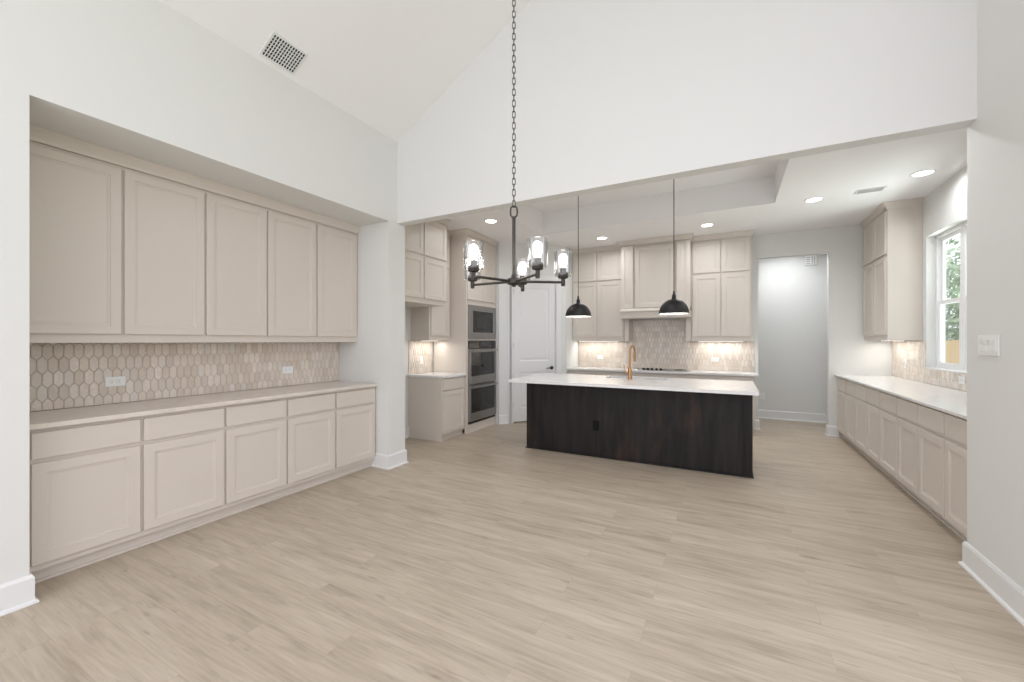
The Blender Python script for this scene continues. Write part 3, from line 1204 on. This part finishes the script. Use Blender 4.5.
lathe(bm, [(0, 0.005), (0.03, 0.006), (0.042, 0.009), (0.045, 0.004), (0, 0.004)], (0, 0.05, 0), 20)
obj('drain', bm, M['steel'], sink, True)

fc = empty('kitchen_faucet', (-1.12, 5.284, 0.914), 0, 'brushed gold gooseneck faucet standing at the island sink', 'faucet')
bm = BM()
lathe(bm, [(0, 0), (0.030, 0), (0.030, 0.006), (0.024, 0.010), (0.0235, 0.14), (0.020, 0.146), (0, 0.146)], seg=20)
obj('faucet_body', bm, M['gold'], fc, True)
bm = BM()
pts = [(0, 0, 0.14), (0, 0, 0.34)]
for k in range(1, 13):
    a = PI * k / 12
    pts.append((0.012 * (1 - math.cos(a)), 0.085 * (1 - math.cos(a)), 0.34 + 0.085 * math.sin(a)))
pts.append((0.024, 0.17, 0.31))
tube(bm, pts, 0.0135, 14)
obj('gooseneck', bm, M['gold'], fc, True)
bm = BM()
lathe(bm, [(0, 0), (0.014, 0), (0.017, 0.012), (0.017, 0.09), (0.014, 0.10), (0, 0.10)], (0.024, 0.17, 0.215), 16)
obj('spray_head', bm, M['gold'], fc, True)
bm = BM()
tube(bm, [(-0.02, 0, 0.085), (-0.055, 0, 0.085)], 0.016, 14)
tube(bm, [(-0.060, 0, 0.085), (-0.064, -0.004, 0.12), (-0.075, -0.01, 0.19)], [0.008, 0.007, 0.006], 10)
obj('lever', bm, M['gold'], fc, True)

# --- right side run
RXF = 1.40
ry = [7.50, 7.02, 6.54, 6.06, 5.575, 5.085, 4.605, 4.125, 3.63]
rl = ['farthest one', 'second from the far end', 'third from the far end', 'fourth from the far end', 'fifth from the far end', 'sixth from the far end', 'seventh from the far end', 'nearest one, partly behind the right wall']
for i in range(8):
    a, b = ry[i], ry[i + 1]
    w = a - b
    cabinet('base_cabinet', f'greige base cabinet in the right wall run, {rl[i]}', (RXF, a, 0), -PI / 2, w, 0.583, 0, 0.889,
            doors=[(0.011, w - 0.011, 0.105, 0.680)], drawers=[(0.011, w - 0.011, 0.706, 0.870)], toe=0.09, toe_in=0.055, group='right wall base cabinets')
bm = boxes((RXF, 1.997, 7.501, KY1 - 0.001, 0.0, 0.889))
tag(obj('end_filler', bm, M['cab']), 'greige filler strip at the far end of the right base cabinets', 'filler')
bm = boxes((RXF, 1.997, YG2 + 0.018, 3.629, 0.0, 0.889))
tag(obj('end_filler', bm, M['cab']), 'greige filler at the near end of the right base cabinets, hidden behind the wall', 'filler')
slab('countertop', (1.355, KX1 - 0.001, YG2 + 0.002, KY1 - 0.001, 0.890, 0.914), M['quartz'], 'long white quartz countertop along the right wall under the window')
bsr = backsplash('beige picket tile backsplash along the right wall under the window', (KX1, KY1, 0), -PI / 2,
                 [(0.002, KY1 - WY1, 0.915, 1.409), (KY1 - WY1, KY1 - WY0, 0.915, WZ0 - 0.001), (KY1 - WY0, KY1 - YG2 - 0.01, 0.915, 1.409)])
outlet('white outlet on the right wall tile below the upper cabinet', (KX1 - 0.0085, 7.017, 1.11), -PI / 2, horiz=False)
outlet('white outlet on the right wall tile just under the window, by the near wall edge', (KX1 - 0.0085, 5.56, 1.02), -PI / 2, horiz=True)
cabinet('upper_cabinet', 'greige four-door wall cabinet in the far right corner beside the window', (1.685, 7.49, 0), -PI / 2, 0.97, 0.313, 1.41, 3.0,
        doors=[(0.02, 0.475, 1.475, 2.428), (0.495, 0.95, 1.475, 2.428), (0.02, 0.475, 2.460, 2.985), (0.495, 0.95, 2.460, 2.985)])
crown([(1.685, 7.50), (1.685, 6.52), (1.998, 6.52)][::1], KZ - 0.001, 'greige crown moulding on the far right corner cabinet')
bm = boxes((1.686, 1.998, 6.521, 7.52, 3.0, KZ - 0.001))
tag(obj('soffit_filler', bm, M['cab']), 'greige filler behind the crown of the far right corner cabinet', 'filler')

# window
wn = empty('window_1', (2.11, (WY0 + WY1) / 2, 0), 0, 'white double-hung kitchen window above the right counter', 'window', None, 'structure')
hwid = (WY1 - WY0) / 2
bm = boxes((-0.03, 0.04, -hwid, -hwid + 0.035, WZ0, WZ1), (-0.03, 0.04, hwid - 0.035, hwid, WZ0, WZ1), (-0.03, 0.04, -hwid + 0.035, hwid - 0.035, WZ0, WZ0 + 0.035),
           (-0.03, 0.04, -hwid + 0.035, hwid - 0.035, WZ1 - 0.035, WZ1), (-0.03, 0.04, -0.045, 0.045, WZ0 + 0.035, WZ1 - 0.035))
obj('window_frame', bm, M['vinyl'], wn)
zm = 1.83
for y0, y1 in ((-hwid + 0.035, -0.045), (0.045, hwid - 0.035)):
    for k, (z0, z1, x0) in enumerate(((zm - 0.02, WZ1 - 0.035, 0.005), (WZ0 + 0.035, zm + 0.02, -0.022))):
        f = 0.04
        bm = boxes((x0, x0 + 0.026, y0, y0 + f, z0, z1), (x0, x0 + 0.026, y1 - f, y1, z0, z1), (x0, x0 + 0.026, y0 + f, y1 - f, z0, z0 + f), (x0, x0 + 0.026, y0 + f, y1 - f, z1 - f, z1))
        sa = obj('sash', bm, M['vinyl'], wn)
        bm = boxes((x0 + 0.010, x0 + 0.016, y0 + f, y1 - f, z0 + f, z1 - f))
        obj('pane', bm, M['pane'], sa)
    bm = BM()
    v = [bm.verts.new(p) for p in ((0.035, y0, WZ0 + 0.035), (0.035, y1, WZ0 + 0.035), (0.035, y1, zm), (0.035, y0, zm))]
    bm.faces.new(v)
    obj('insect_screen', bm, M['screen'], wn)
bm = boxes((-0.112, -0.03, -hwid, hwid, WZ0 - 0.0, WZ0 + 0.012))
obj('window_sill', bm, M['trim'], wn)

# outside the window
struct('ground', boxes((2.6, 30, -5, 45, -0.45, -0.3)), M['grass'], 'lawn outside the window', 'ground')
fe = empty('fence', (6.5, 17, -0.3), 0, 'tan wooden fence outside the window', 'fence')
bm = BM()
for k in range(150):
    box(bm, -0.01, 0.01, -12 + k * 0.15, -12 + k * 0.15 + 0.143, 0, 1.72 + random.uniform(-0.01, 0.01))
obj('fence_boards', bm, M['fence'], fe)
bm = boxes((0.011, 0.05, -12, 10.5, 0.3, 0.38), (0.011, 0.05, -12, 10.5, 1.35, 1.43))
obj('fence_rails', bm, M['fence'], fe)
for (tx, ty, s) in ((9.6, 20, 3.2), (9.9, 26, 3.6), (11.0, 32.5, 3.6)):
    tr = empty('tree', (tx, ty, -0.3), 0, 'pale green leafy tree standing behind the fence outside the window', 'tree', 'trees outside the window')
    bm = BM()
    tube(bm, [(0, 0, 0), (0.05, 0, 1.2), (0, 0.05, 2.4)], [0.18, 0.14, 0.1], 10)
    obj('trunk', bm, M['bark'], tr, True)
    bm = BM()
    for k in range(2600):
        a, zc = random.uniform(0, 2 * PI), random.uniform(-1, 1)
        rr = s * 0.8 * random.uniform(0.55, 1.0)
        c = Vector((rr * math.cos(a) * math.sqrt(1 - zc * zc), rr * math.sin(a) * math.sqrt(1 - zc * zc), 3.2 + zc * rr * 1.15))
        u = Vector((random.gauss(0, 1), random.gauss(0, 1), random.gauss(0, 1))).normalized()
        v = u.orthogonal().normalized()
        q = random.uniform(0.10, 0.2)
        bm.faces.new([bm.verts.new(c + p) for p in (u * q, v * q * 0.6, -u * q, -v * q * 0.6)])
    obj('foliage', bm, M['leaf'], tr)

# ------------------------------------------------------------------ lights
# recessed cans
cans = [(-2.953, 4.915, 'in the kitchen ceiling in front of the oven tower'), (-1.842, 6.578, 'in the kitchen ceiling before the cabinet left of the hood'),
        (-0.294, 6.556, 'in the kitchen ceiling before the cabinet right of the hood'), (0.88, 5.972, 'in the kitchen ceiling right of the tray, beside the vent'),
        (1.703, 5.543, 'in the kitchen ceiling above the right counter, nearest the window')]


def can(x, y, z, where, power):
    o = empty('recessed_light', (x, y, z), 0, 'round lit recessed light ' + where, 'ceiling light', 'recessed ceiling lights')
    bm = BM()
    lathe(bm, [(0.075, -0.001), (0.078, -0.007), (0.094, -0.005), (0.098, 0.0), (0.075, 0.0)], seg=32)
    obj('trim_ring', bm, M['trim'], o, True)
    bm = BM()
    lathe(bm, [(0, -0.003), (0.0755, -0.003)], seg=32)
    obj('lens', bm, M['lens'], o)
    l = area('downlight', (x, y, z - 0.012), (0, 0, 0), 0.14, 0.14, power, (0.94, 0.965, 1.0), 'DISK', math.radians(160))
    return o


for x, y, w in cans:
    can(x, y, KZ, w, 3.5 if x > 1.5 else 5.5)
for x, y, w in ((0.9, 4.1, 'near the right wall'), (-1.06, 3.95, 'in front of the island')):  # extra downlights out of view, added to brighten the kitchen
    can(x, y, KZ, 'added as unseen fill behind the header, ' + w, 6)
can(0.8, 8.05, 3.05, 'in the hall ceiling beyond the opening', 11)

# under-cabinet strips


def strip(x, y, z, rz, ln, power):
    o = empty('under_cabinet_light', (x, y, z), rz, None, 'cabinet light', 'under-cabinet light strips')
    bm = boxes((-ln / 2, ln / 2, -0.012, 0.012, -0.008, 0.0), bev=0.002)
    obj('strip_housing', bm, M['plastic'], o)
    bm = boxes((-ln / 2 + 0.01, ln / 2 - 0.01, -0.008, 0.008, -0.0095, -0.0081))
    obj('led_lens', bm, M['strip'], o)
    area('strip_glow', (x, y, z - 0.014), (0, 0, rz), ln, 0.02, power, (1.0, 0.97, 0.93))
    return o


strip(-2.13, 7.38, 1.399, 0, 0.75, 1.8)['label'] = 'slim light strip under the wall cabinet left of the hood'
strip(-0.14, 7.38, 1.399, 0, 0.65, 1.8)['label'] = 'slim light strip under the wall cabinet right of the hood'
strip(-3.97, 4.83, 1.409, PI / 2, 0.40, 1.3)['label'] = 'slim light strip under the small cabinet by the oven tower'
strip(1.86, 7.02, 1.409, PI / 2, 0.80, 1.8)['label'] = 'slim light strip under the far right corner cabinet'

# chandelier
CH = Vector((-0.998, 1.893, 0))
Rv = Vector((math.cos(YAW), math.sin(YAW), 0))
Fv = Vector((-math.sin(YAW), math.cos(YAW), 0))
ch = empty('chandelier', (CH.x, CH.y, 0), 0, 'five-arm dark bronze chandelier with clear glass shades on a long chain', 'chandelier')
ztop = RZ
bm = BM()
lathe(bm, [(0, ztop - 0.05), (0.02, ztop - 0.05), (0.06, ztop - 0.03), (0.065, ztop - 0.012), (0.065, ztop + 0.004), (0, ztop + 0.004)], seg=28)
obj('ceiling_canopy', bm, M['bronze'], ch, True)


def link(bm, zc, hl, hw, r, ang, seg=6):
    pts = []
    for k in range(14):
        a = 2 * PI * k / 14
        u = hw * math.cos(a)
        v = (hl - hw) * (1 if math.sin(a) > 0.01 else (-1 if math.sin(a) < -0.01 else 0)) + hw * math.sin(a)
        pts.append((u * math.cos(ang), u * math.sin(ang), zc + v))
    tube(bm, pts, r, seg, closed=True)


bm = BM()
z = 2.117
k = 0
while z < ztop - 0.05:
    link(bm, z, 0.0185, 0.0078, 0.0021, (k % 2) * PI / 2 + 0.6)
    z += 0.0292
    k += 1
obj('chain', bm, M['bronze'], ch, True)
bm = BM()
link(bm, 2.076, 0.029, 0.018, 0.0045, YAW, 8)
obj('hanging_loop', bm, M['bronze'], ch, True)
bm = BM()
lathe(bm, [(0, 1.70), (0.0088, 1.70), (0.0088, 2.036), (0.011, 2.04), (0.011, 2.05), (0, 2.052)], seg=14)
obj('center_rod', bm, M['bronze'], ch, True)
bm = BM()
lathe(bm, [(0, 1.682), (0.010, 1.684), (0.012, 1.692), (0.030, 1.696), (0.036, 1.700), (0.036, 1.722), (0.030, 1.727), (0.017, 1.732), (0.011, 1.75), (0, 1.75)], seg=24)
obj('hub', bm, M['bronze'], ch, True)
AR = 0.263
for k in range(5):
    a = math.radians(6.5 + 72 * k)
    d = Rv * math.cos(a) + Fv * math.sin(a)
    e = d * AR
    bm = BM()
    tube(bm, [tuple(d * 0.028 + Vector((0, 0, 1.711))), tuple(e + Vector((0, 0, 1.711)))], 0.0066, 10)
    am = obj('arm', bm, M['bronze'], ch, True)
    bm = BM()
    lathe(bm, [(0, 1.690), (0.009, 1.691), (0.011, 1.697), (0.011, 1.728), (0.025, 1.733), (0.027, 1.737), (0.027, 1.762), (0.018, 1.764), (0.016, 1.788), (0, 1.788)], (e.x, e.y, 0), 20)
    obj('socket', bm, M['bronze'], ch, True)
    bm = BM()
    lathe(bm, [(0.024, 1.741), (0.044, 1.743), (0.0465, 1.752), (0.0485, 1.872), (0.0462, 1.872), (0.0442, 1.755), (0.042, 1.746), (0.024, 1.744)], (e.x, e.y, 0), 36, close=True)
    tag(obj('glass_shade', bm, M['glass'], ch, True), 'clear glass cylinder shade')
    bm = BM()
    lathe(bm, [(0, 1.786), (0.012, 1.786), (0.014, 1.80), (0.021, 1.825), (0.022, 1.838), (0.018, 1.853), (0.008, 1.862), (0, 1.863)], (e.x, e.y, 0), 18)
    tag(obj('light_bulb', bm, M['bulb'], ch, True), 'glowing light bulb')
    glow('bulb_glow', (CH.x + e.x, CH.y + e.y, 1.835), 4, (1.0, 0.97, 0.93), 0.024)

# island pendants
for (px, lab) in ((-1.725, 'black dome pendant lamp over the left half of the island, near the chandelier'), (-0.572, 'black dome pendant lamp over the right half of the island, in front of the hood')):
    p = empty('pendant_light', (px, 5.05, TZ), 0, lab, 'pendant lamp', 'pendant lamps over the island')
    zr = 1.715 - TZ
    bm = BM()
    lathe(bm, [(0, -0.028), (0.02, -0.026), (0.056, -0.012), (0.06, 0.0), (0, 0.0)], seg=28)
    obj('ceiling_canopy', bm, M['black'], p, True)
    bm = BM()
    lathe(bm, [(0, zr + 0.25), (0.0045, zr + 0.25), (0.0045, -0.02), (0, -0.02)], seg=8)
    obj('cord', bm, M['black'], p, True)
    bm = BM()
    lathe(bm, [(0, zr + 0.265), (0.010, zr + 0.262), (0.013, zr + 0.225), (0.022, zr + 0.215), (0.024, zr + 0.17), (0, zr + 0.165)], seg=20)
    obj('socket_cap', bm, M['black'], p, True)
    R = 0.165
    Hh = 0.172
    outp = [(0.012, zr + Hh)] + [(R * math.sin(t), zr + Hh * math.cos(t)) for t in [PI / 2 * i / 14 for i in range(2, 15)]]
    inn = [((R - 0.003) * math.sin(t), zr + (Hh - 0.004) * math.cos(t)) for t in [PI / 2 * i / 14 for i in range(14, 1, -1)]] + [(0.012, zr + Hh - 0.004)]
    bm = BM()
    lathe(bm, outp + [inn[0]], seg=40)
    sh = obj('dome_shade', bm, M['black'], p, True)
    bm = BM()
    lathe(bm, inn, seg=40)
    tag(obj('shade_lining', bm, M['white_enamel'], sh, True), 'white inside of the shade')
    bm = BM()
    lathe(bm, [(0, zr + 0.16), (0.016, zr + 0.155), (0.018, zr + 0.12), (0.030, zr + 0.09), (0.030, zr + 0.065), (0.018, zr + 0.045), (0, zr + 0.04)], seg=18)
    tag(obj('light_bulb', bm, M['bulb'], p, True), 'glowing bulb')
    glow('bulb_glow', (px, 5.05, 1.715 + 0.06), 1.8, (0.97, 0.97, 0.97), 0.033)


# ceiling vents
def vent(label, mat4, w, h, n, cross):
    o = empty('ceiling_vent', (0, 0, 0), 0, label, 'ceiling vent')
    o.matrix_world = mat4
    bm = BM()
    f = 0.016
    for b in ((-w / 2 - f, w / 2 + f, -h / 2 - f, -h / 2), (-w / 2 - f, w / 2 + f, h / 2, h / 2 + f), (-w / 2 - f, -w / 2, -h / 2, h / 2), (w / 2, w / 2 + f, -h / 2, h / 2)):
        box(bm, b[0], b[1], b[2], b[3], -0.008, 0.0)
    obj('vent_frame', bm, M['trim'], o)
    bm = boxes((-w / 2, w / 2, -h / 2, h / 2, -0.0015, -0.0005))
    obj('duct', bm, M['ductdark'], o)
    bm = BM()
    for i in range(n + 1):
        x = -w / 2 + w * i / n
        box(bm, x - 0.0032, x + 0.0032, -h / 2, h / 2, -0.008, -0.002)
    for i in range(1, cross):
        y = -h / 2 + h * i / cross
        box(bm, -w / 2, w / 2, y - 0.0022, y + 0.0022, -0.007, -0.002)
    obj('grille', bm, M['trim'], o)
    return o


sa = math.atan(SL)
vc = Vector((-3.165, 2.04, VZ + SL * (-3.165 - XL)))
# local x -> world Y, local y -> up the slope, local z -> into the ceiling
ux, uy = Vector((0, 1, 0)), Vector((math.cos(sa), 0, math.sin(sa)))
uz = ux.cross(uy)
if uz.z < 0:
    ux = -ux
    uz = ux.cross(uy)
m4 = Matrix(((ux.x, uy.x, uz.x, vc.x), (ux.y, uy.y, uz.y, vc.y), (ux.z, uy.z, uz.z, vc.z), (0, 0, 0, 1)))
vent('white square grille vent high on the left ceiling slope', m4, 0.262, 0.19, 12, 7)
vent('small white slotted vent in the flat kitchen ceiling, near the right cabinet', Matrix.Translation((1.375, 5.889, KZ)) @ Matrix.Rotation(PI / 2, 4, 'Z'), 0.12, 0.22, 5, 2)

# switches, outlets, chime
outlet('white four-gang rocker switch plate on the right wall', (XR - 0.0005, 3.325, 1.375), -PI / 2, gang=4, toggles=True, group='light switches')
outlet('white outlet low on the hall wall behind the island end', (0.521, HY - 0.0005, 0.40), 0, horiz=False)
dc = empty('door_chime', (1.232, HY, 2.795), 0, 'small white door chime box high on the hall wall', 'door chime')
bm = boxes((-0.085, 0.085, -0.045, -0.0005, -0.085, 0.085), bev=0.006)
obj('chime_cover', bm, M['plastic'], dc)
bm = BM()
for i in range(4):
    box(bm, -0.065, -0.015, -0.0465, -0.0445, -0.06 + i * 0.034, -0.048 + i * 0.034)
for x in (0.015, 0.045):
    box(bm, x, x + 0.012, -0.0465, -0.0445, -0.06, 0.06)
obj('sound_slots', bm, M['greyslot'], dc)
